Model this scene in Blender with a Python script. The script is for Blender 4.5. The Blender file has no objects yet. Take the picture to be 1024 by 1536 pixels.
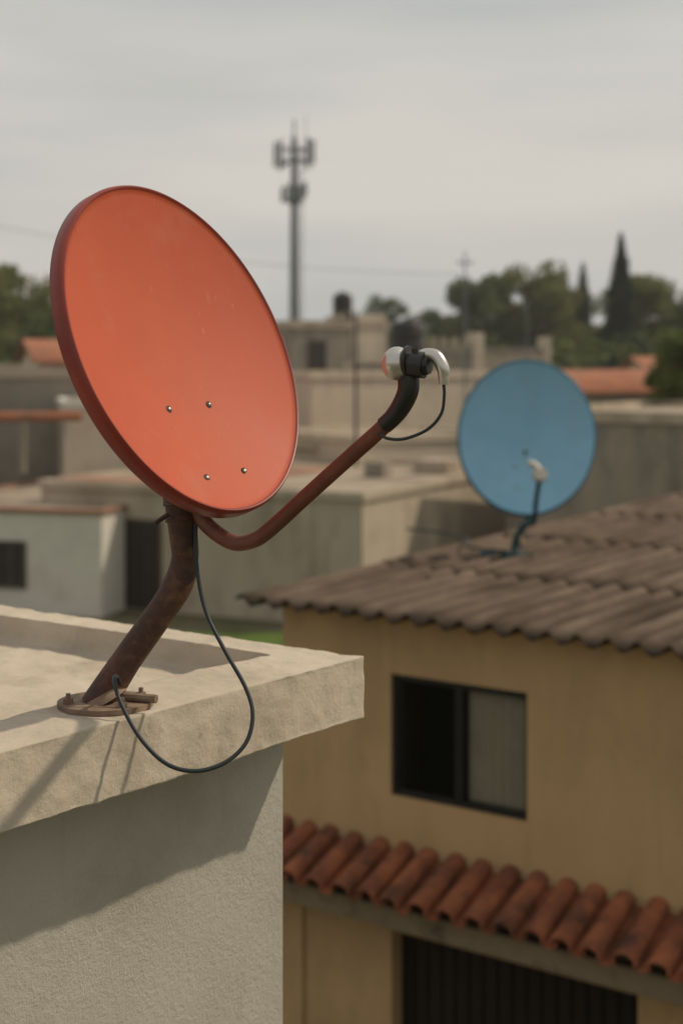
import bpy, bmesh, math, random
from mathutils import Vector, Matrix, noise
R = math.radians
random.seed(7)
G = 6.5   # camera / eye height above the ground

sc = bpy.context.scene
sc.view_settings.view_transform = 'Standard'
sc.view_settings.look = 'None'
sc.view_settings.exposure = 0

# ------------------------------------------------------------------ materials
def mat(name, c1, c2=None, scale=3.0, rough=0.8, metal=0.0, bump=0.0, bscale=60.0, stain=None,
        stain_scale=1.2, stain_lo=0.5, stain_hi=0.7, stretch=None, spec=0.3, bdist=0.01, detail=6, coat=0.0, rvar=0.0, spots=None):
    m = bpy.data.materials.new(name); m.use_nodes = True
    nt = m.node_tree; N = nt.nodes; L = nt.links
    b = N['Principled BSDF']
    b.inputs['Roughness'].default_value = rough
    b.inputs['Metallic'].default_value = metal
    b.inputs['Specular IOR Level'].default_value = spec
    b.inputs['Coat Weight'].default_value = coat
    tc = N.new('ShaderNodeTexCoord')
    mp = N.new('ShaderNodeMapping'); L.new(tc.outputs['Object'], mp.inputs['Vector'])
    if stretch: mp.inputs['Scale'].default_value = stretch
    c2 = c2 or tuple(x*0.75 for x in c1)
    n1 = N.new('ShaderNodeTexNoise'); n1.inputs['Scale'].default_value = scale; n1.inputs['Detail'].default_value = detail
    n1.inputs['Roughness'].default_value = 0.62
    L.new(mp.outputs[0], n1.inputs['Vector'])
    cr = N.new('ShaderNodeValToRGB'); cr.color_ramp.elements[0].position = 0.32; cr.color_ramp.elements[1].position = 0.68
    cr.color_ramp.elements[0].color = (*c2, 1); cr.color_ramp.elements[1].color = (*c1, 1)
    L.new(n1.outputs['Fac'], cr.inputs[0])
    col = cr.outputs[0]
    def layer(col, scale_, lo, hi, c, vec, amt=1.0):
        n2 = N.new('ShaderNodeTexNoise'); n2.inputs['Scale'].default_value = scale_; n2.inputs['Detail'].default_value = 9
        n2.inputs['Roughness'].default_value = 0.68
        L.new(vec, n2.inputs['Vector'])
        mr = N.new('ShaderNodeMapRange'); mr.inputs['From Min'].default_value = lo; mr.inputs['From Max'].default_value = hi; mr.inputs['To Max'].default_value = amt
        L.new(n2.outputs['Fac'], mr.inputs['Value'])
        mx = N.new('ShaderNodeMix'); mx.data_type = 'RGBA'
        L.new(mr.outputs[0], mx.inputs[0]); L.new(col, mx.inputs[6]); mx.inputs[7].default_value = (*c, 1)
        return mx.outputs[2]
    if stain: col = layer(col, stain_scale, stain_lo, stain_hi, stain, mp.outputs[0])
    if spots:   # (scale, lo, hi, colour, amount, stretch)
        m3 = N.new('ShaderNodeMapping'); L.new(tc.outputs['Object'], m3.inputs['Vector']); m3.inputs['Scale'].default_value = spots[5]
        col = layer(col, spots[0], spots[1], spots[2], spots[3], m3.outputs[0], spots[4])
    L.new(col, b.inputs['Base Color'])
    if rvar:
        m2 = N.new('ShaderNodeMapRange'); m2.inputs['To Min'].default_value = rough-rvar; m2.inputs['To Max'].default_value = rough+rvar
        m2.inputs['From Min'].default_value = .3; m2.inputs['From Max'].default_value = .7
        L.new(n1.outputs['Fac'], m2.inputs['Value']); L.new(m2.outputs[0], b.inputs['Roughness'])
    if bump:
        n3 = N.new('ShaderNodeTexNoise'); n3.inputs['Scale'].default_value = bscale; n3.inputs['Detail'].default_value = 8
        n3.inputs['Roughness'].default_value = .75
        L.new(tc.outputs['Object'], n3.inputs['Vector'])
        bp = N.new('ShaderNodeBump'); bp.inputs['Strength'].default_value = bump; bp.inputs['Distance'].default_value = bdist
        L.new(n3.outputs['Fac'], bp.inputs['Height']); L.new(bp.outputs[0], b.inputs['Normal'])
    return m

M = {}
M['concrete'] = mat('concrete_rim', (.54,.47,.375), (.44,.38,.30), 3.0, .92, bump=.75, bscale=60, bdist=.006, stain=(.27,.22,.165), stain_scale=2.8, stain_lo=.54, stain_hi=.84, spec=.15,
                    spots=(26,.61,.73,(.20,.16,.12),.45,(1,1,.6)))
M['stucco'] = mat('white_stucco', (.48,.45,.385), (.41,.375,.315), 1.6, .95, bump=1.0, bscale=52, bdist=.008, stain=(.31,.27,.215), stain_scale=1.1, stain_lo=.52, stain_hi=.82, spec=.1,
                  spots=(3.0,.55,.8,(.28,.24,.19),.5,(2.5,2.5,.35)))
M['red'] = mat('red_dish_paint', (.45,.085,.036), (.40,.072,.030), 2.2, .56, bump=.05, bscale=400, bdist=.002, stain=(.43,.13,.07), stain_scale=4, stain_lo=.55, stain_hi=.85, spec=.25, rvar=.05,
               spots=(14,.63,.70,(.50,.22,.15),.35,(3,3,.5)))
M['redrim'] = mat('dark_red_rim', (.24,.032,.019), (.17,.024,.015), 8, .42, spec=.4)
M['rust'] = mat('rusty_tube', (.15,.038,.02), (.085,.025,.015), 9, .48, bump=.5, bscale=150, bdist=.003, stain=(.17,.07,.035), stain_scale=14, stain_lo=.52, stain_hi=.7, spec=.45)
M['mast'] = mat('rusty_mast', (.085,.036,.022), (.04,.02,.014), 12, .6, bump=.7, bscale=130, bdist=.004, stain=(.16,.075,.035), stain_scale=16, stain_lo=.5, stain_hi=.68, spec=.35)
M['plate'] = mat('weathered_plate', (.27,.19,.13), (.14,.09,.06), 18, .7, bump=.6, bscale=120, bdist=.004)
M['black'] = mat('black_plastic', (.012,.012,.012), (.02,.018,.016), 20, .38, spec=.5)
M['cable'] = mat('cable_rubber', (.02,.028,.032), (.03,.035,.035), 20, .5)
M['silver'] = mat('silver_cap', (.62,.6,.57), (.5,.48,.45), 10, .28, metal=.75, stain=(.35,.25,.2), stain_scale=30, stain_lo=.6, stain_hi=.7)
M['steel'] = mat('bolt_steel', (.5,.48,.45), (.35,.33,.3), 40, .35, metal=.9)
M['blue'] = mat('blue_dish_paint', (.24,.455,.60), (.20,.40,.54), 2.5, .45, stain=(.24,.40,.48), stain_scale=4, stain_lo=.5, stain_hi=.8, spec=.3)
M['bluerim'] = mat('dark_blue_rim', (.045,.125,.19), (.035,.10,.15), 6, .4)
M['teal'] = mat('teal_arm', (.03,.075,.08), (.02,.05,.055), 8, .5)
M['ltplastic'] = mat('lnb_plastic', (.6,.55,.47), (.5,.45,.38), 8, .4)
M['yellow'] = mat('ochre_plaster', (.49,.33,.178), (.395,.265,.143), 1.3, .9, bump=.6, bscale=45, bdist=.009, stain=(.27,.18,.10), stain_scale=.8, stain_lo=.48, stain_hi=.8, stretch=(1,1,.6), spec=.15,
                  spots=(2.6,.56,.82,(.22,.15,.085),.55,(2.5,2.5,.3)))
M['beam'] = mat('stained_beam', (.27,.215,.14), (.18,.14,.095), 3, .9, bump=.4, stain=(.10,.075,.05), stain_scale=3, stain_lo=.45, stain_hi=.7)
M['fibre'] = mat('fibre_cement_roof', (.165,.125,.093), (.085,.063,.047), 2.2, .93, bump=.6, bscale=50, bdist=.008, stain=(.045,.034,.026), stain_scale=1.6, stain_lo=.46, stain_hi=.70, stretch=(3,.45,1), spec=.1,
                 spots=(9,.60,.72,(.22,.18,.14),.6,(1,1,1)))
def valley_shade(m, P, off):   # shade painted into the colour of the corrugation troughs so the ribs read
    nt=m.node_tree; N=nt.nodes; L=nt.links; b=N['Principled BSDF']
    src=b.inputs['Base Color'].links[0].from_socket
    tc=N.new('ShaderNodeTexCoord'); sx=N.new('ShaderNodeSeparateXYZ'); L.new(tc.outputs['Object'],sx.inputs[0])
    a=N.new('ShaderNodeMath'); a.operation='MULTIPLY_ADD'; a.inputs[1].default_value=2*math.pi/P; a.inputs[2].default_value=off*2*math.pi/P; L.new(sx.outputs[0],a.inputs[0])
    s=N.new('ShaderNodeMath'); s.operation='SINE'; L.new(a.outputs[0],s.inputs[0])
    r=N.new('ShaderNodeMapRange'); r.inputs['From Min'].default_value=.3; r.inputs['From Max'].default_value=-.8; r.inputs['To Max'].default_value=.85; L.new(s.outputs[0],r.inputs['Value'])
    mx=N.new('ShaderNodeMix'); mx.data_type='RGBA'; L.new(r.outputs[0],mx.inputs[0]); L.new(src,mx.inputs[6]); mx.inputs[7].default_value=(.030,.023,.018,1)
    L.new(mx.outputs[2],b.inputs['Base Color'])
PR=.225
valley_shade(M['fibre'],PR,.27)
M['terra'] = mat('terracotta_tile', (.35,.125,.06), (.20,.07,.037), 5, .85, bump=.5, bscale=60, bdist=.006, stain=(.08,.042,.03), stain_scale=3.5, stain_lo=.44, stain_hi=.68, spec=.2)
M['terrab'] = mat('terracotta_roof', (.38,.15,.08), (.27,.11,.06), 1.5, .9, stain=(.2,.12,.08), stain_scale=.8, stain_lo=.48, stain_hi=.7)
M['frame'] = mat('black_window_frame', (.012,.012,.013), (.018,.017,.016), 5, .4)
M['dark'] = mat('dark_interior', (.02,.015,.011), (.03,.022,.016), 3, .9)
M['bgdark'] = mat('dim_opening', (.05,.042,.035), (.04,.034,.029), 3, .9)
M['slat'] = mat('dark_door', (.018,.013,.010), (.012,.009,.007), 3, .6)
M['curtain'] = mat('curtain_cloth', (.55,.50,.41), (.46,.42,.34), 4, .9)
M['ground'] = mat('ground_soil_grass', (.11,.12,.045), (.15,.12,.08), .15, .95, stain=(.06,.085,.022), stain_scale=.06, stain_lo=.45, stain_hi=.6, bump=.5, bscale=4, bdist=.1)
M['grass'] = mat('grass_lawn', (.085,.135,.02), (.05,.085,.015), 1.5, .95)
M['beige'] = mat('beige_plaster', (.46,.39,.30), (.37,.31,.235), .7, .93, stain=(.22,.175,.13), stain_scale=.6, stain_lo=.48, stain_hi=.75, stretch=(1,1,.5))
M['cream'] = mat('cream_plaster', (.58,.50,.385), (.48,.41,.315), .7, .93, stain=(.29,.235,.175), stain_scale=.8, stain_lo=.5, stain_hi=.8, stretch=(1,1,.5))
M['white'] = mat('whitewash', (.66,.625,.55), (.54,.50,.44), .7, .93, stain=(.36,.31,.26), stain_scale=.7, stain_lo=.52, stain_hi=.8)
M['grey'] = mat('grey_render', (.31,.27,.215), (.22,.19,.155), .8, .93, stain=(.13,.11,.09), stain_scale=.7, stain_lo=.46, stain_hi=.72, stretch=(1,1,.4))
M['roofc'] = mat('flat_roof_screed', (.39,.32,.24), (.28,.225,.17), .5, .95, stain=(.16,.125,.095), stain_scale=.35, stain_lo=.46, stain_hi=.65)
M['roofrust'] = mat('painted_roof_edge', (.35,.145,.08), (.28,.155,.10), .9, .93, stain=(.18,.13,.10), stain_scale=.9, stain_lo=.45, stain_hi=.65)
M['galv'] = mat('galvanised_tower', (.15,.175,.18), (.12,.14,.145), 1, .6, metal=.1)
M['wood'] = mat('pole_wood', (.12,.10,.085), (.085,.07,.06), 3, .9)
M['bark'] = mat('bark', (.07,.05,.035), (.04,.03,.02), 5, .95)
M['tank'] = mat('black_water_tank_plastic', (.014,.014,.014), (.02,.02,.02), 3, .55)
def leafm(name, c1, c2):
    m = mat(name, c1, c2, .5, .8, spec=.15)
    m.node_tree.nodes['Principled BSDF'].inputs['Transmission Weight'].default_value = 0
    nt=m.node_tree; N=nt.nodes; L=nt.links; b=N['Principled BSDF']
    t=N.new('ShaderNodeBsdfTranslucent'); ms=N.new('ShaderNodeMixShader'); ms.inputs[0].default_value=.35
    L.new(b.inputs['Base Color'].links[0].from_socket,t.inputs['Color'])
    L.new(b.outputs[0],ms.inputs[1]); L.new(t.outputs[0],ms.inputs[2]); L.new(ms.outputs[0],N['Material Output'].inputs['Surface'])
    return m
M['leaf'] = leafm('broadleaf_foliage', (.125,.16,.04), (.075,.10,.028))
M['leafd'] = leafm('dark_foliage', (.055,.085,.03), (.03,.05,.02))
M['leafc'] = leafm('conifer_foliage', (.035,.065,.03), (.02,.04,.02))
M['leafy'] = leafm('olive_foliage', (.17,.18,.05), (.11,.12,.035))

# ------------------------------------------------------------------ helpers
def link(o):
    sc.collection.objects.link(o); return o
def finish(bm, name, mats, smooth=True, angle=35, loc=(0,0,0), rotz=0.0):
    if smooth:
        for f in bm.faces: f.smooth = True
        for e in bm.edges:
            if len(e.link_faces) == 2 and e.calc_face_angle(0) > R(angle): e.smooth = False
    me = bpy.data.meshes.new(name); bm.to_mesh(me); bm.free()
    for m in (mats if isinstance(mats, (list, tuple)) else [mats]): me.materials.append(m)
    o = bpy.data.objects.new(name, me); o.location = loc; o.rotation_euler = (0,0,rotz)
    return link(o)
def group(name, loc, kids, rotz=0.0, local=False):
    e = bpy.data.objects.new(name, None); e.location = loc; e.rotation_euler = (0,0,rotz); e.empty_display_size = .2
    link(e)
    mw = Matrix.Translation(Vector(loc)) @ Matrix.Rotation(rotz, 4, 'Z')
    for k in kids:
        k.parent = e
        if not local: k.matrix_parent_inverse = mw.inverted()
    return e
def box(bm, x0,x1,y0,y1,z0,z1, mi=0, bev=0.0):
    vs = [bm.verts.new((x,y,z)) for z in (z0,z1) for y in (y0,y1) for x in (x0,x1)]
    fs = [(0,2,3,1),(4,5,7,6),(0,1,5,4),(2,6,7,3),(0,4,6,2),(1,3,7,5)]
    faces = [bm.faces.new([vs[i] for i in f]) for f in fs]
    for f in faces: f.material_index = mi
    if bev:
        es = set(e for f in faces for e in f.edges)
        r = bmesh.ops.bevel(bm, geom=list(es), offset=bev, segments=2, affect='EDGES')
        for f in r['faces']: f.material_index = mi
def catmull(P, n=8):
    P = [Vector(p) for p in P]; out = []
    Q = [2*P[0]-P[1]] + P + [2*P[-1]-P[-2]]
    for i in range(1, len(Q)-2):
        a,b,c,d = Q[i-1],Q[i],Q[i+1],Q[i+2]
        for k in range(n):
            t = k/n
            out.append(.5*((2*b)+(c-a)*t+(2*a-5*b+4*c-d)*t*t+(-a+3*b-3*c+d)*t**3))
    out.append(P[-1]); return out
def tube(bm, P, r, seg=16, n=8, smoothpath=True, mi=0, squash=1.0, cap=True):
    m = len(P)
    rr = r if isinstance(r, (list, tuple)) else [r]*m
    pts = catmull(P, n) if smoothpath else [Vector(p) for p in P]
    k = n if smoothpath else 1
    rings = []; ref = None
    for i, p in enumerate(pts):
        t = (pts[min(i+1,len(pts)-1)] - pts[max(i-1,0)]).normalized()
        if ref is None:
            ref = Vector((0,1,0)) if abs(t.y) < .9 else Vector((1,0,0))
        ref = (ref - t*ref.dot(t)).normalized(); s = t.cross(ref)
        f = i/k; j = min(int(f), m-2); rad = rr[j]+(rr[j+1]-rr[j])*(f-j)
        rings.append([bm.verts.new(p + (ref*math.cos(a)*squash + s*math.sin(a))*rad) for a in [2*math.pi*q/seg for q in range(seg)]])
    for a, b in zip(rings, rings[1:]):
        for q in range(seg):
            f = bm.faces.new((a[q], a[(q+1)%seg], b[(q+1)%seg], b[q])); f.material_index = mi
    if cap:
        f=bm.faces.new(rings[0][::-1]); f.material_index = mi
        f=bm.faces.new(rings[-1]); f.material_index = mi
def tube_obj(name, P, r, m, **k):
    bm = bmesh.new(); tube(bm, P, r, **k); bmesh.ops.recalc_face_normals(bm, faces=bm.faces[:])
    return finish(bm, name, m, angle=50)
def sphere(bm, c, r, axis=None, sq=1.0, mi=0, seg=24):
    ax = Vector(axis).normalized() if axis else Vector((0,0,1))
    q = Vector((0,0,1)).rotation_difference(ax).to_matrix().to_4x4()
    mt = Matrix.Translation(Vector(c)) @ q @ Matrix.Diagonal((r, r, r*sq, 1))
    res = bmesh.ops.create_uvsphere(bm, u_segments=seg, v_segments=seg//2, radius=1, matrix=mt)
    for v in res['verts']:
        for f in v.link_faces: f.material_index = mi
def lathe(bm, prof, O, X, Y, Z, seg=96):
    rings = []
    for r, z, mi in prof:
        if r < 1e-6: rings.append([bm.verts.new(O+Z*z)])
        else: rings.append([bm.verts.new(O + X*(r*math.cos(2*math.pi*i/seg)) + Y*(r*math.sin(2*math.pi*i/seg)) + Z*z) for i in range(seg)])
    for k in range(len(rings)-1):
        a, b = rings[k], rings[k+1]; mi = prof[k+1][2]
        for i in range(seg):
            j = (i+1) % seg
            if len(a) == 1: f = bm.faces.new((a[0], b[i], b[j]))
            elif len(b) == 1: f = bm.faces.new((a[i], b[0], a[j]))
            else: f = bm.faces.new((a[i], b[i], b[j], a[j]))
            f.material_index = mi

# ------------------------------------------------------------------ ground, sky, sun
bm = bmesh.new()
vs = [bm.verts.new(p) for p in ((-2500,-200,0),(2500,-200,0),(2500,4500,0),(-2500,4500,0))]
bm.faces.new(vs); finish(bm, 'ground', M['ground'], smooth=False)
bm = bmesh.new()
vs = [bm.verts.new(p) for p in ((-14,14,.004),(1,22,.004),(1.0,37,.004),(-14,37,.004))]
bm.faces.new(vs); finish(bm, 'lawn', M['grass'], smooth=False)

w = bpy.data.worlds.new('World'); sc.world = w; w.use_nodes = True
nt = w.node_tree; N = nt.nodes; L = nt.links
bg = N['Background']; bg.inputs['Strength'].default_value = 0.1
sky = N.new('ShaderNodeTexSky'); sky.sky_type = 'NISHITA'; sky.sun_disc = False
sunv = Vector((.677,.178,.713)).normalized()
sky.sun_elevation = math.asin(sunv.z); sky.sun_rotation = math.atan2(sunv.x, sunv.y)
sky.air_density = 1.5; sky.dust_density = 4
tc = N.new('ShaderNodeTexCoord'); mp = N.new('ShaderNodeMapping'); mp.inputs['Scale'].default_value = (1.6,1.6,9)
mp.inputs['Rotation'].default_value = (R(3),R(-4),0)
L.new(tc.outputs['Generated'], mp.inputs['Vector'])
nz = N.new('ShaderNodeTexNoise'); nz.inputs['Scale'].default_value = 1.5; nz.inputs['Detail'].default_value = 4; nz.inputs['Roughness'].default_value = .42
L.new(mp.outputs[0], nz.inputs['Vector'])
cr = N.new('ShaderNodeValToRGB'); e = cr.color_ramp.elements
e[0].position = .34; e[0].color = (.53,.545,.54,1); e[1].position = .63; e[1].color = (.76,.72,.655,1)
L.new(nz.outputs['Fac'], cr.inputs[0])
sc10 = N.new('ShaderNodeVectorMath'); sc10.operation = 'SCALE'; sc10.inputs['Scale'].default_value = 9.3
L.new(cr.outputs[0], sc10.inputs[0])
mx = N.new('ShaderNodeMix'); mx.data_type = 'RGBA'; mx.inputs[0].default_value = .92
L.new(sky.outputs[0], mx.inputs[6]); L.new(sc10.outputs[0], mx.inputs[7]); L.new(mx.outputs[2], bg.inputs['Color'])

sl = bpy.data.lights.new('sun', 'SUN'); sl.energy = 2.9; sl.angle = R(1.2); sl.color = (1,.86,.68)
so = link(bpy.data.objects.new('sun', sl)); so.location = (20,5,30)
so.rotation_euler = sunv.to_track_quat('Z','Y').to_euler()

cam = bpy.data.cameras.new('camera'); co = link(bpy.data.objects.new('camera', cam)); sc.camera = co
co.location = (0,0,G); co.rotation_euler = (R(90),0,0)
cam.sensor_fit = 'HORIZONTAL'; cam.sensor_width = 24; cam.lens = 53.9; cam.shift_y = -.2178
cam.clip_end = 8000; cam.clip_start = .05
cam.dof.use_dof = True; cam.dof.focus_distance = 3.75; cam.dof.aperture_fstop = 2.2

hm = bpy.data.materials.new('haze_air'); hm.use_nodes = True
hn = hm.node_tree; hn.nodes.remove(hn.nodes['Principled BSDF'])
vsn = hn.nodes.new('ShaderNodeVolumeScatter'); vsn.inputs['Color'].default_value=(1,.98,.95,1); vsn.inputs['Density'].default_value=.0009; vsn.inputs['Anisotropy'].default_value=.2
hn.links.new(vsn.outputs[0], hn.nodes['Material Output'].inputs['Volume'])
bm = bmesh.new(); box(bm,-150,150,30,320,-1,45); finish(bm,'haze',hm,smooth=False)

# ------------------------------------------------------------------ near building
C = (.064, 4.45, 0); TH = math.atan2(.593, -.805)
ZT = G-.85
bm = bmesh.new()
W_ = 4.2
def slab(bm):
    o0,o1 = 0,W_; ix0,ix1,iy0,iy1 = .24,W_-.2,.13,W_-.2
    zt, zf, zb = ZT, ZT-.085, ZT-.18
    O = [(o0,o0),(o1,o0),(o1,o1),(o0,o1)]; I = [(ix0,iy0),(ix1,iy0),(ix1,iy1),(ix0,iy1)]
    ot = [bm.verts.new((x,y,zt)) for x,y in O]; ob = [bm.verts.new((x,y,zb)) for x,y in O]
    it = [bm.verts.new((x,y,zt)) for x,y in I]; ib = [bm.verts.new((x,y,zf)) for x,y in I]
    for k in range(4):
        j = (k+1)%4
        bm.faces.new((ob[k],ob[j],ot[j],ot[k])); bm.faces.new((ot[k],ot[j],it[j],it[k])); bm.faces.new((it[k],it[j],ib[j],ib[k]))
    bm.faces.new(ib); bm.faces.new(ob[::-1])
slab(bm); bmesh.ops.recalc_face_normals(bm, faces=bm.faces[:])
cap = finish(bm, 'parapet_slab', M['concrete'], smooth=False, loc=C, rotz=TH)
md = cap.modifiers.new('remesh','REMESH'); md.mode='VOXEL'; md.voxel_size=.010; md.use_smooth_shade=True
tx = bpy.data.textures.new('chip','CLOUDS'); tx.noise_scale=.07; tx.noise_depth=4
dm = cap.modifiers.new('chips','DISPLACE'); dm.texture=tx; dm.strength=.012; dm.mid_level=.5; dm.texture_coords='LOCAL'
tx2 = bpy.data.textures.new('undul','CLOUDS'); tx2.noise_scale=.5; tx2.noise_depth=2
dm = cap.modifiers.new('undulate','DISPLACE'); dm.texture=tx2; dm.strength=.018; dm.mid_level=.5; dm.texture_coords='LOCAL'
bm = bmesh.new()
box(bm, .22, W_-.2, .088, W_-.1, 0, ZT-.17, bev=.012)
nearwall = finish(bm, 'stucco_walls', M['stucco'], loc=C, rotz=TH)
group('stucco_house', (C[0],C[1],0), [cap, nearwall], rotz=TH)

# ------------------------------------------------------------------ red satellite dish
def vz(x,y,z): return Vector((x,y,z+G))
Cd = vz(-.383,3.85,.045)
n = Vector((.797,-.482,.366)).normalized()
up = (Vector((0,0,1)) - n*n.z).normalized(); sd = up.cross(n).normalized()
def D(s,t,q=0): return Cd + n*s + up*t + sd*q
kids = []
RD = .436
def dishmesh(name, O, X, Y, Z, depth, mats, skirt=.028, seg=160):
    bm = bmesh.new(); prof = [(0,-depth,0)]
    for i in range(1,29):
        r = i/28*.985; prof.append((r, depth*((r/.985)**2-1), 0))
    prof += [(.990,.004,1),(1.0,.005,1),(1.010,.001,1),(1.016,-.006,1),(1.018,-skirt,1),(1.008,-skirt-.004,1),(.985,-skirt+.004,1)]
    for i in range(27,0,-3):
        r = i/28*.985; prof.append((r, depth*((r/.985)**2-1)-.012, 1))
    prof.append((0,-depth-.012,1))
    lathe(bm, prof, O, X, Y, Z, seg)
    bmesh.ops.recalc_face_normals(bm, faces=bm.faces[:])
    return finish(bm, name, mats, angle=50)
kids.append(dishmesh('reflector', Cd, sd*RD, up*RD, n, .072, [M['red'],M['redrim']], skirt=.034))
def ray_on_dish(a,b):
    d = Vector((a,1,b)); o = Vector((0,0,G))
    t = (Cd-o).dot(n)/d.dot(n); p = o+d*t
    for _ in range(6):
        rel = p-Cd; rr = (rel - n*rel.dot(n)).length/(RD*.985); h = .072*(rr*rr-1)
        t = ((Cd+n*h)-o).dot(n)/d.dot(n); p = o+d*t
    rel = p-Cd; return rel.dot(up), rel.dot(sd), rel.dot(n)
bm = bmesh.new(); bsh = []
for a,b in ((-.1126,-.0300),(-.0865,-.0270),(-.0878,-.0748),(-.0635,-.0704)):
    t,q,h = ray_on_dish(a,b); p = D(h,t,q)
    tube(bm, [p-n*.004, p+n*.0015], [.0098,.0098], seg=20, smoothpath=False, mi=1)
    sphere(bm, p+n*.0015, .0062, axis=n, sq=.75, seg=16)
bmesh.ops.recalc_face_normals(bm, faces=bm.faces[:]); kids.append(finish(bm,'bolts',[M['steel'],M['black']],angle=50))
bm = bmesh.new()
pb = [D(-.18,-.16,0), D(-.16,-.26,.0), vz(-.402,3.875,-.30)]
tube(bm, pb, [.045,.045,.045], seg=12)
tube(bm, [D(-.125,-.06,-.09),D(-.09,-.30,-.09)],.016,seg=8,smoothpath=False)
tube(bm, [D(-.125,-.06,.09),D(-.09,-.30,.09)],.016,seg=8,smoothpath=False)
tube(bm, [D(-.13,-.15,-.1),D(-.13,-.15,.1)],.016,seg=8,smoothpath=False)
bmesh.ops.recalc_face_normals(bm, faces=bm.faces[:]); kids.append(finish(bm,'back_bracket',M['mast'],angle=50))
mp_ = [vz(-.402,3.875,-.28),vz(-.402,3.86,-.345),vz(-.397,3.85,-.43),vz(-.393,3.85,-.490),vz(-.410,3.845,-.555),vz(-.45,3.835,-.62),vz(-.535,3.815,-.74),vz(-.607,3.80,-.852)]
kids.append(tube_obj('mast', mp_, [.047,.044,.036,.034,.038,.036,.037,.043], M['mast'], seg=24))
bm = bmesh.new()
tube(bm,[vz(-.402,3.862,-.330),vz(-.401,3.858,-.358)],.048,seg=24,smoothpath=False)
tube(bm,[vz(-.400,3.855,-.385),vz(-.399,3.853,-.397)],.044,seg=24,smoothpath=False)
tube(bm,[vz(-.462,3.81,-.397),vz(-.43,3.81,-.375)],.006,seg=8,smoothpath=False)
bmesh.ops.recalc_face_normals(bm, faces=bm.faces[:]); kids.append(finish(bm,'mast_clamp',M['mast'],angle=50))
bm = bmesh.new()
bc = vz(-.585,3.80,-.848)
tube(bm,[bc,bc+Vector((0,0,.012))],.118,seg=48,smoothpath=False)
tube(bm,[bc+Vector((0,0,.012)),bc+Vector((-.01,0,.03))],[.062,.048],seg=32,smoothpath=False)
tube(bm,[bc+Vector((-.01,.02,.022)),bc+Vector((.13,-.03,.022))],.011,seg=8,smoothpath=False)
for a in (25,115,200,305):
    p = bc+Vector((math.cos(R(a))*.092, math.sin(R(a))*.092,.012))
    tube(bm,[p,p+Vector((0,0,.012))],.013,seg=6,smoothpath=False)
    tube(bm,[p,p+Vector((0,0,.024))],.006,seg=8,smoothpath=False)
bmesh.ops.recalc_face_normals(bm, faces=bm.faces[:]); kids.append(finish(bm,'base_plate',M['plate'],angle=40))
ap = [D(-.15,-.30),D(-.12,-.42),D(-.06,-.497),D(.0,-.516),D(.06,-.508),D(.2,-.463),D(.34,-.419),D(.44,-.388),D(.50,-.365),D(.535,-.335)]
kids.append(tube_obj('feed_arm', ap, [.02]*10, M['rust'], seg=20, squash=.85))
kids.append(tube_obj('feed_clamp',[D(.455,-.382),D(.485,-.372),D(.515,-.355),D(.543,-.33),D(.556,-.30),D(.56,-.275)],[.0208,.0215,.0235,.025,.026,.024],M['black'],seg=20))
bm = bmesh.new()
tube(bm,[vz(.136,3.515,.002),vz(.19,3.49,-.004)],[.028,.031],seg=28,smoothpath=False)
tube(bm,[vz(.186,3.492,-.004),vz(.200,3.485,-.004)],[.024,.020],seg=24,smoothpath=False)
tube(bm,[vz(.150,3.508,.006),vz(.156,3.505,.006)],.035,seg=28,smoothpath=False)
tube(bm,[vz(.168,3.49,.02),vz(.168,3.49,.034)],.008,seg=8,smoothpath=False)
bmesh.ops.recalc_face_normals(bm, faces=bm.faces[:]); kids.append(finish(bm,'lnb_barrel',M['black'],angle=50))
bm = bmesh.new()
sphere(bm, vz(.1265,3.517,.0), .039, axis=(-.85,.45,.1), sq=.85, seg=32)
tube(bm,[vz(.168,3.50,.010),vz(.190,3.495,.020),vz(.214,3.487,.016),vz(.229,3.48,-.008),vz(.232,3.48,-.030),vz(.232,3.48,-.048)],[.010,.014,.0155,.015,.013,.0115],seg=24)
bmesh.ops.recalc_face_normals(bm, faces=bm.faces[:]); kids.append(finish(bm,'lnb_caps',M['silver'],angle=50))
kids.append(tube_obj('feed_cable',[vz(.232,3.48,-.045),vz(.233,3.48,-.075),vz(.226,3.482,-.115),vz(.196,3.49,-.15),vz(.145,3.50,-.172),vz(.105,3.515,-.172),vz(.085,3.53,-.160)],.0038,M['cable'],seg=10))
kids.append(tube_obj('down_cable',[vz(-.365,3.84,-.33),vz(-.365,3.83,-.40),vz(-.36,3.81,-.50),vz(-.335,3.78,-.61),vz(-.285,3.74,-.70),vz(-.232,3.71,-.785),vz(-.213,3.68,-.845),
     vz(-.228,3.65,-.905),vz(-.278,3.62,-.945),vz(-.345,3.6,-.958),vz(-.412,3.6,-.940),vz(-.475,3.62,-.885),vz(-.525,3.66,-.815),vz(-.548,3.70,-.768),vz(-.548,3.745,-.765),vz(-.545,3.79,-.80)],.0052,M['cable'],seg=12))
group('satellite_dish', tuple(bc), kids)

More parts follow.
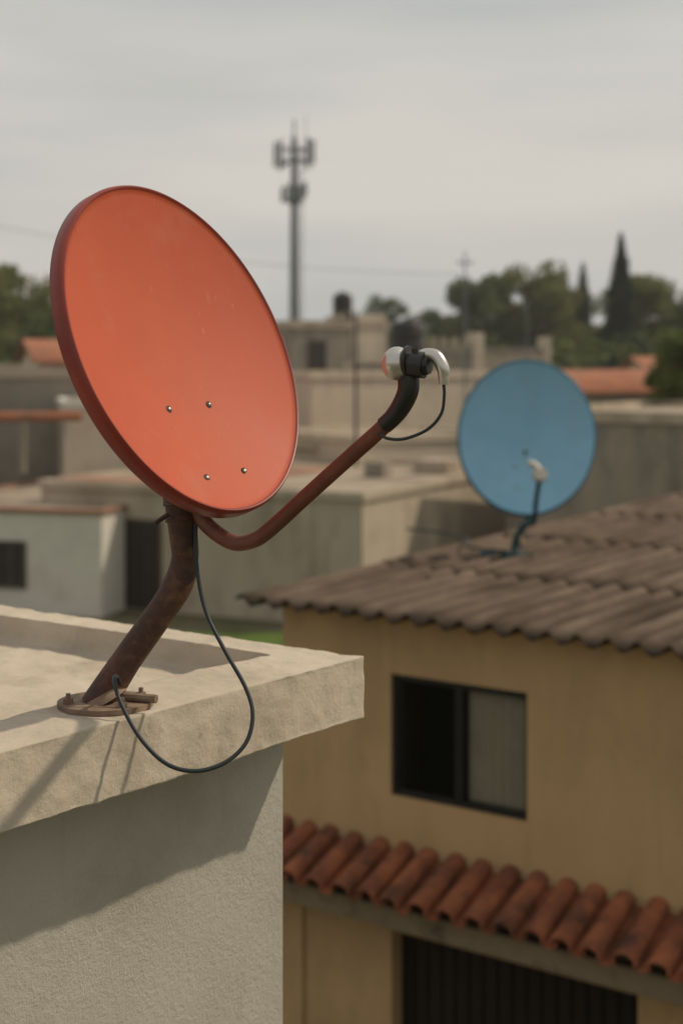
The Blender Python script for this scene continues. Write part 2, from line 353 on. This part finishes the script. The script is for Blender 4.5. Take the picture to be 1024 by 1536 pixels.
# ------------------------------------------------------------------ ochre house
HO = (-.447,12.07,0); HT = math.atan2(-.593,.805)
def hobj(bm,name,m,**k): return finish(bm,name,m,loc=HO,rotz=HT,**k)
hk=[]
LX=9.0; DEP=9.4; WT=4.60
bm=bmesh.new()
wx0,wx1,wz0,wz1 = 1.009,2.174,3.27,4.18
gx0,gx1,gz1 = 1.02,3.02,2.26
X0=-.02
box(bm,X0,wx0,0,.2,gz1,WT); box(bm,wx1,LX,0,.2,gz1,WT)
box(bm,wx0,wx1,0,.2,gz1,wz0); box(bm,wx0,wx1,0,.2,wz1,WT)
box(bm,X0,gx0,0,.2,0,gz1); box(bm,gx1,LX,0,.2,0,gz1)
box(bm,X0,.2,.2,DEP,0,WT); box(bm,LX-.2,LX,.2,DEP,0,WT+.1); box(bm,.2,LX-.2,DEP-.2,DEP,0,WT+.2)
bmesh.ops.remove_doubles(bm, verts=bm.verts[:], dist=.0005)
hk.append(hobj(bm,'walls',M['yellow'],smooth=False))
bm=bmesh.new()
box(bm,X0,.2,-.035,-.003,0,2.43); box(bm,3.27,3.5,-.035,-.003,0,2.43)
hk.append(hobj(bm,'pilasters',M['yellow'],smooth=False))
bm=bmesh.new()
f=.05
y0,y1=.03,.085
box(bm,wx0+.001,wx1-.001,y0,y1,wz1-f,wz1-.001); box(bm,wx0+.001,wx1-.001,y0,y1,wz0+.001,wz0+f)
box(bm,wx0+.001,wx0+f,y0,y1,wz0+f,wz1-f); box(bm,wx1-f*.6,wx1-.001,y0,y1,wz0+f,wz1-f)
mxx=wx0+(wx1-wx0)*.51
box(bm,mxx-.03,mxx+.03,y0-.012,y1,wz0+f,wz1-f)
box(bm,wx0+f,wx0+f+.03,y0+.02,y1-.01,wz0+f,wz1-f); box(bm,mxx-.06,mxx-.03,y0+.02,y1-.01,wz0+f,wz1-f)
hk.append(hobj(bm,'window_frame',M['frame'],smooth=False))
gm=bpy.data.materials.new('window_glass'); gm.use_nodes=True; g=gm.node_tree
pb_=g.nodes['Principled BSDF']; pb_.inputs['Base Color'].default_value=(.02,.02,.02,1); pb_.inputs['Roughness'].default_value=.08
tr=g.nodes.new('ShaderNodeBsdfTransparent'); tr.inputs[0].default_value=(.85,.85,.82,1); mxs=g.nodes.new('ShaderNodeMixShader'); mxs.inputs[0].default_value=.25
g.links.new(tr.outputs[0],mxs.inputs[1]); g.links.new(pb_.outputs[0],mxs.inputs[2])
g.links.new(mxs.outputs[0],g.nodes['Material Output'].inputs[0])
bm=bmesh.new()
vs=[bm.verts.new(p) for p in ((wx0+f,.07,wz0+f),(wx1-f*.6,.07,wz0+f),(wx1-f*.6,.07,wz1-f),(wx0+f,.07,wz1-f))]; bm.faces.new(vs)
hk.append(hobj(bm,'window_glass',gm,smooth=False))
bm=bmesh.new() # curtain
nn=90; prev=None
for i in range(nn+1):
    x=mxx+.03+(wx1-.02-mxx-.03)*i/nn; y=.100+.010*math.sin(i*.9)+.006*math.sin(i*.37+1)
    a=bm.verts.new((x,y,wz0+.01)); b=bm.verts.new((x,y,wz1-.01))
    if prev: bm.faces.new((prev[0],a,b,prev[1]))
    prev=(a,b)
hk.append(hobj(bm,'curtain',M['curtain']))
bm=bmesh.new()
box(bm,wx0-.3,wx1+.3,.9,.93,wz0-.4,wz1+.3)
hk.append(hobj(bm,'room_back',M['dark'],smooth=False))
bm=bmesh.new()
x=gx0
while x<gx1-.02:
    box(bm,x+.006,min(x+.115,gx1),.13,.16,.02,gz1-.01,bev=.004); x+=.12
box(bm,gx0,gx1,.165,.19,.02,gz1)
hk.append(hobj(bm,'slatted_door',M['slat'],smooth=False))
bm=bmesh.new()
box(bm,-1.2,LX,-.40,-.27,2.44,2.60,bev=.01)
box(bm,-1.2,LX,-.27,-.003,2.585,2.62)
hk.append(hobj(bm,'awning_beam',M['beam'],smooth=False))
bm=bmesh.new(); pitch=.225
def tile(bm,x,ya,za,yb,zb,ra,rb,sign):
    seg=12; th=.013; rings=[]
    for yy,zz,r in ((ya,za,ra),(yb,zb,rb)):
        o=[];i_=[]
        for k in range(seg+1):
            a=math.pi*k/seg
            o.append(bm.verts.new((x+r*math.cos(a),yy,zz+sign*r*math.sin(a)*.78)))
            i_.append(bm.verts.new((x+(r-th)*math.cos(a),yy,zz+sign*(r-th)*math.sin(a)*.78)))
        rings.append((o,i_))
    (o0,i0),(o1,i1)=rings
    for k in range(seg):
        bm.faces.new((o0[k],o0[k+1],o1[k+1],o1[k])); bm.faces.new((i0[k+1],i0[k],i1[k],i1[k+1]))
        bm.faces.new((o0[k+1],o0[k],i0[k],i0[k+1])); bm.faces.new((o1[k],o1[k+1],i1[k+1],i1[k]))
    for k in (0,seg):
        bm.faces.new((o0[k],o1[k],i1[k],i0[k]))
x=-1.1
while x<LX-.1:
    jx=random.uniform(-.012,.012); jz=random.uniform(-.008,.008); jy=random.uniform(-.025,.025)
    a=(-.55,2.635); b=(-.01,2.865)
    tile(bm,x+jx,a[0]+jy,a[1]+.040+jz,b[0]+jy*.6,b[1]+.030+jz,.090,.074,1)
    tile(bm,x+pitch/2+jx,a[0]+.03+jy,a[1]+.050+jz,b[0],b[1]+.040+jz,.066,.076,-1)
    x+=pitch
bmesh.ops.recalc_face_normals(bm, faces=bm.faces[:])
hk.append(hobj(bm,'awning_tiles',M['terra'],angle=40))
# corrugated roof
bm=bmesh.new(); P=PR; A=.040
xs=[-.27+P*k/12 for k in range(int((LX+.5)/P*12))]
courses=5; CL=(DEP+.9)/courses
def rz(y): return 4.650+.030*(y+.3)
for c in range(courses):
    ya=-.30+c*CL-(.12 if c else 0); yb=-.30+(c+1)*CL
    ny=8; rows=[]
    for q in range(ny+1):
        row=[]
        for k,x in enumerate(xs):
            sheet=int((x+.27)/(P*5)); jj=(noise.noise(Vector((sheet*3.3+.5,c*5.1+.3,.2)))*(.10 if c else .06))
            y=ya+(yb-ya)*q/ny + (jj if q==0 else 0)
            z=rz(y)+A*math.sin(2*math.pi*(x+.27)/P)+ .012*(1-q/ny) + .012*noise.noise(Vector((x*.5,y*.4,c*.1)))+.008*noise.noise(Vector((sheet*7.3,c*3.1,2)))
            row.append(bm.verts.new((x,y,z)))
        rows.append(row)
    for a,b in zip(rows,rows[1:]):
        for k in range(len(xs)-1): bm.faces.new((a[k],a[k+1],b[k+1],b[k]))
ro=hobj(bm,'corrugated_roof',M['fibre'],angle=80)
sm=ro.modifiers.new('thick','SOLIDIFY'); sm.thickness=.012; sm.offset=-1
hk.append(ro)
bm=bmesh.new()
for y in (.3,1.5,3.2,4.9,6.6,8.3): box(bm,.21,LX-.21,y,y+.07,rz(y)-.125,rz(y)-.055)
hk.append(hobj(bm,'roof_purlins',M['wood'],smooth=False))
group('ochre_house',HO,hk,rotz=HT)

# ------------------------------------------------------------------ blue dish on the roof
kids=[]
Cb=vz(1.686,13.94,-.665); nb=Vector((.0,-.97,.23)).normalized(); ub=(Vector((0,0,1))-nb*nb.z).normalized(); sb=ub.cross(nb).normalized()
tl=R(5); ub2=ub*math.cos(tl)+sb*math.sin(tl); sb2=ub2.cross(nb).normalized()
kids.append(dishmesh('reflector',Cb,sb2*.622,ub2*.715,nb,.17,[M['blue'],M['bluerim']],skirt=.05))
def B(s,t,q=0): return Cb+nb*s+ub*t+sb*q
foot=vz(1.55,13.80,-1.752)
bm=bmesh.new()
tube(bm,[foot,foot+Vector((.03,.05,.18)),B(-.16,-.70,.02),B(-.20,-.35,0),B(-.19,-.1,0)],.032,seg=12)
tube(bm,[foot+Vector((.0,0,.10)),foot+Vector((.06,-.12,.30)),B(.12,-.80,.02),B(.42,-.66,.01),B(.80,-.50,0)],.022,seg=12)
tube(bm,[foot+Vector((-.30,.05,.03)),foot+Vector((.16,-.02,.03))],.025,seg=8,smoothpath=False)
tube(bm,[foot+Vector((.12,.45,.02)),foot+Vector((.03,.05,.22))],.014,seg=8,smoothpath=False)
box(bm,foot.x-.1,foot.x+.1,foot.y-.09,foot.y+.09,foot.z-.02,foot.z+.045)
bmesh.ops.recalc_face_normals(bm, faces=bm.faces[:]); kids.append(finish(bm,'stand_and_arm',M['teal'],angle=50))
bm=bmesh.new(); p=B(.84,-.485,0)
tube(bm,[p+nb*.05,p-nb*.03,p-nb*.06],[.055,.066,.048],seg=20,smoothpath=False)
sphere(bm,p-nb*.05,.062,axis=nb,sq=.6)
tube(bm,[p+nb*.03+ub*.02,p+nb*.02+ub*.08+sb*-.05,p+ub*.10+sb*-.09],.028,seg=12)
bmesh.ops.recalc_face_normals(bm, faces=bm.faces[:]); kids.append(finish(bm,'lnb',M['ltplastic'],angle=50))
kids.append(tube_obj('roof_cable',[foot+Vector((-.05,0,.06)),foot+Vector((-.25,.05,.07)),foot+Vector((-.42,.3,.08)),foot+Vector((-.36,.7,.09)),foot+Vector((-.6,1.2,.1)),foot+Vector((-.9,1.5,.1))],.011,M['cable'],seg=8))
bm=bmesh.new()
for q in (-.1,.1):
    for t in (-.25,-.45):
        rr=math.hypot(q/.622,t/.715); sphere(bm,B(.17*(rr*rr-1)+.005,t,q),.014,seg=10)
kids.append(finish(bm,'bolts',M['steel']))
group('satellite_dish',tuple(foot),kids)

# ------------------------------------------------------------------ background town
def house(name,px,py,th,L1,L2,h,wall,roof='roofc',par=.25,edge=None,wins=(),pitch=None,extras=()):
    k=[]; loc=(px,py,0); rot=R(th)
    bm=bmesh.new(); box(bm,0,L1,0,L2,0,h,bev=.02); k.append(finish(bm,'walls',M[wall],smooth=False,loc=loc,rotz=rot))
    if pitch is None:
        bm=bmesh.new(); o=.08; t=.18
        for b_ in ((-o,L1+o,-o,t),(-o,L1+o,L2-t,L2+o),(-o,t,t,L2-t),(L1-t,L1+o,t,L2-t)): box(bm,*b_,h+.003,h+par)
        k.append(finish(bm,'parapet',M[edge or wall],smooth=False,loc=loc,rotz=rot))
        bm=bmesh.new(); box(bm,t,L1-t,t,L2-t,h+.003,h+par*.35); k.append(finish(bm,'roof_deck',M[roof],smooth=False,loc=loc,rotz=rot))
    else:
        bm=bmesh.new(); o=.35; nx=int((L1+2*o)/.07)
        prof=[(-o,h-.05),(L2/2,h+pitch),(L2+o,h-.05)]
        rows=[]
        for (y,z) in prof: rows.append([bm.verts.new((-o+(L1+2*o)*i/nx,y,z+.04*abs(math.sin(math.pi*i/4)))) for i in range(nx+1)])
        for a,b in zip(rows,rows[1:]):
            for i in range(nx): bm.faces.new((a[i],a[i+1],b[i+1],b[i]))
        ob=finish(bm,'tile_roof',M['terrab'],angle=20,loc=loc,rotz=rot); s=ob.modifiers.new('t','SOLIDIFY'); s.thickness=.06; k.append(ob)
        bm=bmesh.new()
        for x0,x1 in ((0,.2),(L1-.2,L1)):
            v=[bm.verts.new(p) for p in ((x0,0,h),(x0,L2,h),(x0,L2/2,h+pitch-.05),(x1,0,h),(x1,L2,h),(x1,L2/2,h+pitch-.05))]
            for f_ in ((0,1,2),(3,5,4),(0,3,4,1),(1,4,5,2),(2,5,3,0)): bm.faces.new([v[i] for i in f_])
        k.append(finish(bm,'gables',M[wall],smooth=False,loc=loc,rotz=rot))
    if wins:
        bm=bmesh.new()
        def wb(face,s0,s1,d0,d1,z0,z1,mi):
            if face=='A': box(bm,s0,s1,-d1,-d0,z0,z1,mi)
            else: box(bm,-d1,-d0,s0,s1,z0,z1,mi)
        for (face,s,z0,w_,hh,kind) in wins:
            wb(face,s,s+w_,.003,.012,z0,z0+hh,0)
            f=.06
            wb(face,s-f,s,.003,.05,z0-f,z0+hh+f,1); wb(face,s+w_,s+w_+f,.003,.05,z0-f,z0+hh+f,1)
            wb(face,s,s+w_,.003,.05,z0+hh,z0+hh+f,1)
            if kind=='w':
                wb(face,s,s+w_,.003,.08,z0-f,z0,1); wb(face,s+w_/2-.025,s+w_/2+.025,.013,.035,z0,z0+hh,1)
            else:
                for q in range(1,4): wb(face,s+w_*q/4-.01,s+w_*q/4+.01,.013,.03,z0,z0+hh,1)
        k.append(finish(bm,'windows_and_doors',[M['bgdark'],M['wood']],smooth=False,loc=loc,rotz=rot))
    for ex in extras:
        bm=bmesh.new(); box(bm,*ex[1:7],bev=.01); k.append(finish(bm,ex[0],M[ex[7]],smooth=False,loc=loc,rotz=rot))
    return group(name,loc,k,rotz=rot)

house('flat_roof_house',.506,37.5,64.5,11.8,9.6,3.12,'beige',par=.22,edge='beige',wins=[('B',5.8,.05,1.6,2.3,'d')],
      extras=[('roof_patch',4,9,5,8.8,3.2,3.24,'roofrust'),('edge_strip',.2,1.6,4.2,9.4,3.2,3.36,'roofrust'),
              ('vent_block',6.2,6.8,2.2,2.8,3.2,3.65,'grey'),('roof_hatch',8.2,9.6,1.0,2.1,3.2,3.6,'beige')])
house('whitewashed_house',-6.1,39,75,8,6,2.65,'white',edge='roofrust',par=.12,wins=[('B',2.15,.75,.75,1.1,'w')])
house('flat_roof_house',10.5,38,60,12,7.0,4.95,'grey',par=.3,edge='beige')
house('flat_roof_house',-1.2,60,30,9,5,5.9,'cream',par=.3,edge='cream',wins=[('A',7.0,.1,1.1,2.2,'d')],
      extras=[('vent_block',2.0,2.5,1,1.5,6.0,6.6,'grey'),('roof_box',6.4,7.5,1.5,2.5,6.0,6.55,'grey')])
house('flat_roof_house',-2.3,69,25,4.9,6,8.1,'grey',par=.35,edge='beige',wins=[('A',.9,6.2,.8,1.3,'w')],extras=[('stair_room',3.1,4.8,-.03,3,6.5,8.75,'cream')])
house('flat_roof_house',3.2,73,20,3.8,6,7.0,'grey',par=.35,edge='grey',
      extras=[('post_%d'%i,.1+i*.55,.32+i*.55,-.05,.2,7.36,7.75,'beige') for i in range(6)]+[('corner_pier',3.3,3.9,-.1,.6,6,8.0,'cream')])
house('flat_roof_house',7.0,77,15,3.8,6,7.0,'beige',par=.3,edge='grey',extras=[('chimney_block',3.3,3.75,-.1,.6,6,7.85,'cream')])
house('tiled_house',7.2,54,12,6.0,6,5.5,'beige',pitch=.75)
house('tiled_house',-12.2,62,20,2.6,5,6.6,'cream',pitch=.9)
house('flat_roof_house',-13.2,52,15,4.6,6,6.0,'grey',par=.3,edge='beige')
house('flat_roof_house',-8.6,47.5,12,5.0,5,5.1,'cream',par=.25,edge='white')
house('flat_roof_house',-.6,52,66,8,14,3.6,'beige',par=.25,edge='beige',roof='roofrust')
house('flat_roof_house',.4,50,30,6.5,6,3.9,'cream',par=.25,edge='cream')
house('flat_roof_house',-14.5,45,70,6,7,3.3,'grey',par=.2,edge='roofrust',roof='roofrust')
house('flat_roof_house',-9.0,70,20,6.0,6,6.2,'beige',par=.3,edge='cream')
house('tiled_house',14.0,66,10,7,7,5.6,'cream',pitch=1.2)
house('flat_roof_house',-20,75,18,8,6,6.2,'beige',par=.3)
house('tiled_house',-26,60,18,8,6,5.2,'cream',pitch=1.1)
house('flat_roof_house',20,52,40,8,8,4.6,'cream',par=.3)

o=tube_obj('rooftop_pipe',[(-10.9,44.5,4.95),(-7.6,44.9,4.95)],.14,M['terrab'],smoothpath=False,seg=14)
bm=bmesh.new()
for x in (-10.5,-9.3,-8.1): box(bm,x-.08,x+.08,44.5,44.9,3.3,4.83)
s=finish(bm,'supports',M['grey'],smooth=False); group('pipeline',(-9.2,44.7,3.3),[o,s])

def tank(x,y,z,r,h):
    bm=bmesh.new()
    prof=[(0,0,0),(r*.95,0,0),(r,.05*h,0),(r,.3*h,0),(r*.96,.33*h,0),(r,.36*h,0),(r,.62*h,0),(r*.96,.65*h,0),(r,.68*h,0),(r*.97,.78*h,0),(r*.7,.9*h,0),(r*.3,.95*h,0),(r*.3,h,0),(0,h,0)]
    lathe(bm,prof,Vector((x,y,z)),Vector((1,0,0)),Vector((0,1,0)),Vector((0,0,1)),24); bmesh.ops.recalc_face_normals(bm, faces=bm.faces[:])
    a=finish(bm,'tank_body',M['tank'],angle=50)
    bm=bmesh.new(); box(bm,x-r,x+r,y-r,y+r,z-.12,z-.003); box(bm,x-r*.8,x-r*.6,y-.2,y+.2,z-.9,z-.12); box(bm,x+r*.6,x+r*.8,y-.2,y+.2,z-.9,z-.12)
    b=finish(bm,'tank_stand',M['grey'],smooth=False)
    group('water_tank',(x,y,z),[a,b])
tank(.05,70.5,8.85,.45,.95)
tank(2.72,63.1,7.0,.66,1.35)

def pole(x,y,h,r,cross=True,m='wood'):
    bm=bmesh.new(); tube(bm,[(x,y,0),(x,y,h)],[r,r*.6],seg=10,smoothpath=False)
    if cross:
        box(bm,x-.3,x+.3,y-.03,y+.03,h-.5,h-.44)
        for q in (-.26,0,.26): tube(bm,[(x+q,y,h-.44),(x+q,y,h-.34)],.03,seg=8,smoothpath=False)
    bmesh.ops.recalc_face_normals(bm, faces=bm.faces[:]); return finish(bm,'shaft',M[m],angle=50)
group('utility_pole',(4.83,60,0),[pole(4.83,60,10.9,.055,m='galv')])
group('utility_pole',(-27,60,0),[pole(-27,60,15.8,.14)])
group('antenna_mast',(.46,49,0),[pole(.46,49,8.2,.07,cross=False,m='tank')])
group('antenna_mast',(9.0,74.5,0),[pole(9.0,74.5,9.3,.05,cross=False,m='galv')])
pts=[]
for i in range(25):
    t=i/24; x=-27+t*31.83; z=15.5+(10.0-15.5)*t-1.3*4*t*(1-t); pts.append((x,60,z))
tube_obj('overhead_cable',pts,.013,M['galv'],smoothpath=False,seg=6)

bm=bmesh.new(); tx_,ty=-3.7,120
tube(bm,[(tx_,ty,0),(tx_,ty,24.2)],[.48,.24],seg=16,smoothpath=False)
tube(bm,[(tx_,ty,24.2),(tx_,ty,25.6)],.09,seg=6,smoothpath=False)
tube(bm,[(tx_+.9,ty,23.9),(tx_+.9,ty,26.0)],.03,seg=6,smoothpath=False)
for zc,rad,hh,nr in ((22.9,1.5,1.9,8),(19.9,.9,1.15,6)):
    for zz in (zc-.5,zc+.35):
        ring=[(tx_+rad*.8*math.cos(2*math.pi*i/12),ty+rad*.8*math.sin(2*math.pi*i/12),zz) for i in range(13)]
        tube(bm,ring,.06,seg=6,smoothpath=False)
        for i in range(3):
            a=2*math.pi*i/3+.3; tube(bm,[(tx_,ty,zz),(tx_+rad*.8*math.cos(a),ty+rad*.8*math.sin(a),zz)],.07,seg=6,smoothpath=False)
    for i in range(nr):
        a=2*math.pi*i/nr+.05; c_,s_=math.cos(a),math.sin(a)
        cx,cy=tx_+rad*c_,ty+rad*s_; dz=random.uniform(-.25,.25)
        tube(bm,[(cx,cy,zc-hh/2+dz),(cx,cy,zc+hh/2+dz)],.17 if i%2 else .14,seg=6,smoothpath=False)
        tube(bm,[(cx-.15*c_,cy-.15*s_,zc-hh/2-.3),(cx-.15*c_,cy-.15*s_,zc+hh/2+.2)],.04,seg=6,smoothpath=False)
        if i%3==0: box(bm,cx-.5*c_-.15,cx-.5*c_+.15,cy-.15,cy+.15,zc-.9,zc-.4)
for i in range(60):
    z=1+i*.38; box(bm,tx_+.40,tx_+.70,ty-.02,ty+.02,z,z+.04)
for q in (.42,.68): tube(bm,[(tx_+q,ty,0),(tx_+q,ty,23.5)],.03,seg=5,smoothpath=False)
bmesh.ops.recalc_face_normals(bm, faces=bm.faces[:]); t_=finish(bm,'monopole',M['galv'],angle=50)
group('cell_tower',(tx_,ty,0),[t_])

# trees
def leaves(bm,c,r,nl,size,rnd,hole=.25):
    c=Vector(c)
    for _ in range(nl):
        d=Vector((rnd.gauss(0,1),rnd.gauss(0,1),rnd.gauss(0,1))).normalized()
        rr=r*(rnd.random()**.4)
        p=c+Vector((d.x*rr,d.y*rr,d.z*rr*.8))
        if noise.noise(p*1.3)<-hole: continue
        a=Vector((rnd.gauss(0,1),rnd.gauss(0,1),rnd.gauss(0,1))).normalized(); b=a.orthogonal().normalized()
        s=size*rnd.uniform(.6,1.3)
        v=[bm.verts.new(p+a*s),bm.verts.new(p+b*s*.6),bm.verts.new(p-a*s),bm.verts.new(p-b*s*.6)]
        f=bm.faces.new(v); f.material_index = 0 if rnd.random()<.7 else 1
def tree(name,x,y,h,r,mats=('leaf','leafd'),seed=1,n=14000,size=.17,low=.3):
    rnd=random.Random(seed); bm=bmesh.new(); K=52
    for i in range(K):
        a=rnd.uniform(0,2*math.pi); t=rnd.uniform(low,1.0)
        prof=math.sin(math.pi*min(1,(t-low)/(1-low)*.72+.2))**.6
        rad=r*prof*(rnd.random()**.6); cr_=r*rnd.uniform(.2,.38)
        leaves(bm,(x+rad*math.cos(a),y+rad*math.sin(a),h*t-cr_*.7),cr_,n//K,size,rnd,.35)
    cr_o=finish(bm,'crown',[M[mats[0]],M[mats[1]]],smooth=False)
    bm=bmesh.new(); tube(bm,[(x,y,0),(x+.1,y,h*.3),(x-.1,y,h*.65),(x,y,h*.85)],[.24,.18,.1,.04],seg=8)
    for i in range(7):
        a=rnd.uniform(0,6.28); z=h*rnd.uniform(.3,.6)
        tube(bm,[(x,y,z),(x+r*.35*math.cos(a),y+r*.35*math.sin(a),z+h*.1),(x+r*.75*math.cos(a),y+r*.75*math.sin(a),z+h*.22)],[.09,.06,.02],seg=6)
    tr_=finish(bm,'trunk',M['bark'])
    group(name,(x,y,0),[cr_o,tr_])
def conifer(name,x,y,h,r,seed=1,n=12000,size=.17):
    rnd=random.Random(seed); bm=bmesh.new()
    for i in range(n):
        t=rnd.random()**.62; z=h*(1-t*.93)
        R_=r*min(1,(t*1.9)**.85)*(.85+.12*math.sin(z*3.1+math.sin(z)))
        a=rnd.uniform(0,6.283); rr=R_*(rnd.random()**.45)*(.85+.5*noise.noise(Vector((math.cos(a)*2,math.sin(a)*2,z*.8))))
        p=Vector((x+rr*math.cos(a),y+rr*math.sin(a),z-rr*.25))
        d=Vector((math.cos(a),math.sin(a),-.3)); b=d.cross(Vector((0,0,1))).normalized()+Vector((0,0,rnd.uniform(-.8,.8)))
        s=size*rnd.uniform(.6,1.3)
        bm.faces.new([bm.verts.new(p+d*s),bm.verts.new(p+b*s*.45),bm.verts.new(p-d*s),bm.verts.new(p-b*s*.45)])
    c_=finish(bm,'crown',[M['leafc']],smooth=False)
    bm=bmesh.new(); tube(bm,[(x,y,0),(x,y,h*.97)],[.22,.03],seg=8,smoothpath=False); t_=finish(bm,'trunk',M['bark'])
    group(name,(x,y,0),[c_,t_])
tree('broadleaf_tree',-19.0,88,12.4,4.4,('leafy','leaf'),1,n=20000)
tree('broadleaf_tree',-23.5,95,11.4,3.6,('leafy','leaf'),2)
tree('broadleaf_tree',-15.2,84,9.6,2.8,('leaf','leafd'),21)
tree('broadleaf_tree',9.4,100,12.5,3.2,('leaf','leafd'),3)
tree('broadleaf_tree',12.6,101,13.5,3.7,('leafy','leaf'),4,n=20000)
tree('broadleaf_tree',15.4,106,11.8,3.3,('leaf','leafd'),5)
tree('broadleaf_tree',18.8,94,12.0,3.5,('leafy','leaf'),6,n=18000)
tree('broadleaf_tree',21.8,94,11.2,3.2,('leaf','leafd'),7)
tree('broadleaf_tree',3.7,112,11.6,2.6,('leafd','leaf'),8,n=7000,low=.2)
tree('broadleaf_tree',11.7,52,7.8,1.6,('leaf','leaf'),9,n=10000,size=.12,low=.2)
tree('broadleaf_tree',7.0,108,10.4,2.8,('leafd','leaf'),10)
conifer('conifer_tree',16.4,90,14.2,1.75,1,n=18000)
conifer('conifer_tree',15.9,101,13.2,1.35,2,n=9000)
rnd=random.Random(5); bm=bmesh.new()
for i in range(230):
    x=-75+150*i/229+rnd.uniform(-.6,.6); y=rnd.uniform(135,160); h=7.8+2.4*noise.noise(Vector((x*.09,3,0)))+rnd.uniform(-.6,.9)+ (1.2 if x>8 else 0)
    r_=rnd.uniform(1.4,2.2)
    leaves(bm,(x,y,h-.4),r_,150,.38,rnd,.35); leaves(bm,(x,y,h-2.6),r_*1.3,120,.45,rnd,.5); leaves(bm,(x,y,h-5),r_*1.4,70,.6,rnd,.6)
finish(bm,'distant_tree_belt',[M['leaf'],M['leafd']],smooth=False)
rnd=random.Random(8); bm=bmesh.new()
for i in range(200):
    x=rnd.uniform(-28,28); y=rnd.uniform(80,112)
    leaves(bm,(x,y,rnd.uniform(4.2,7.4)),rnd.uniform(.9,1.7),130,.24,rnd,.3); leaves(bm,(x,y,rnd.uniform(1.5,4)),1.8,80,.3,rnd,.4)
finish(bm,'garden_shrubs',[M['leaf'],M['leafd']],smooth=False)
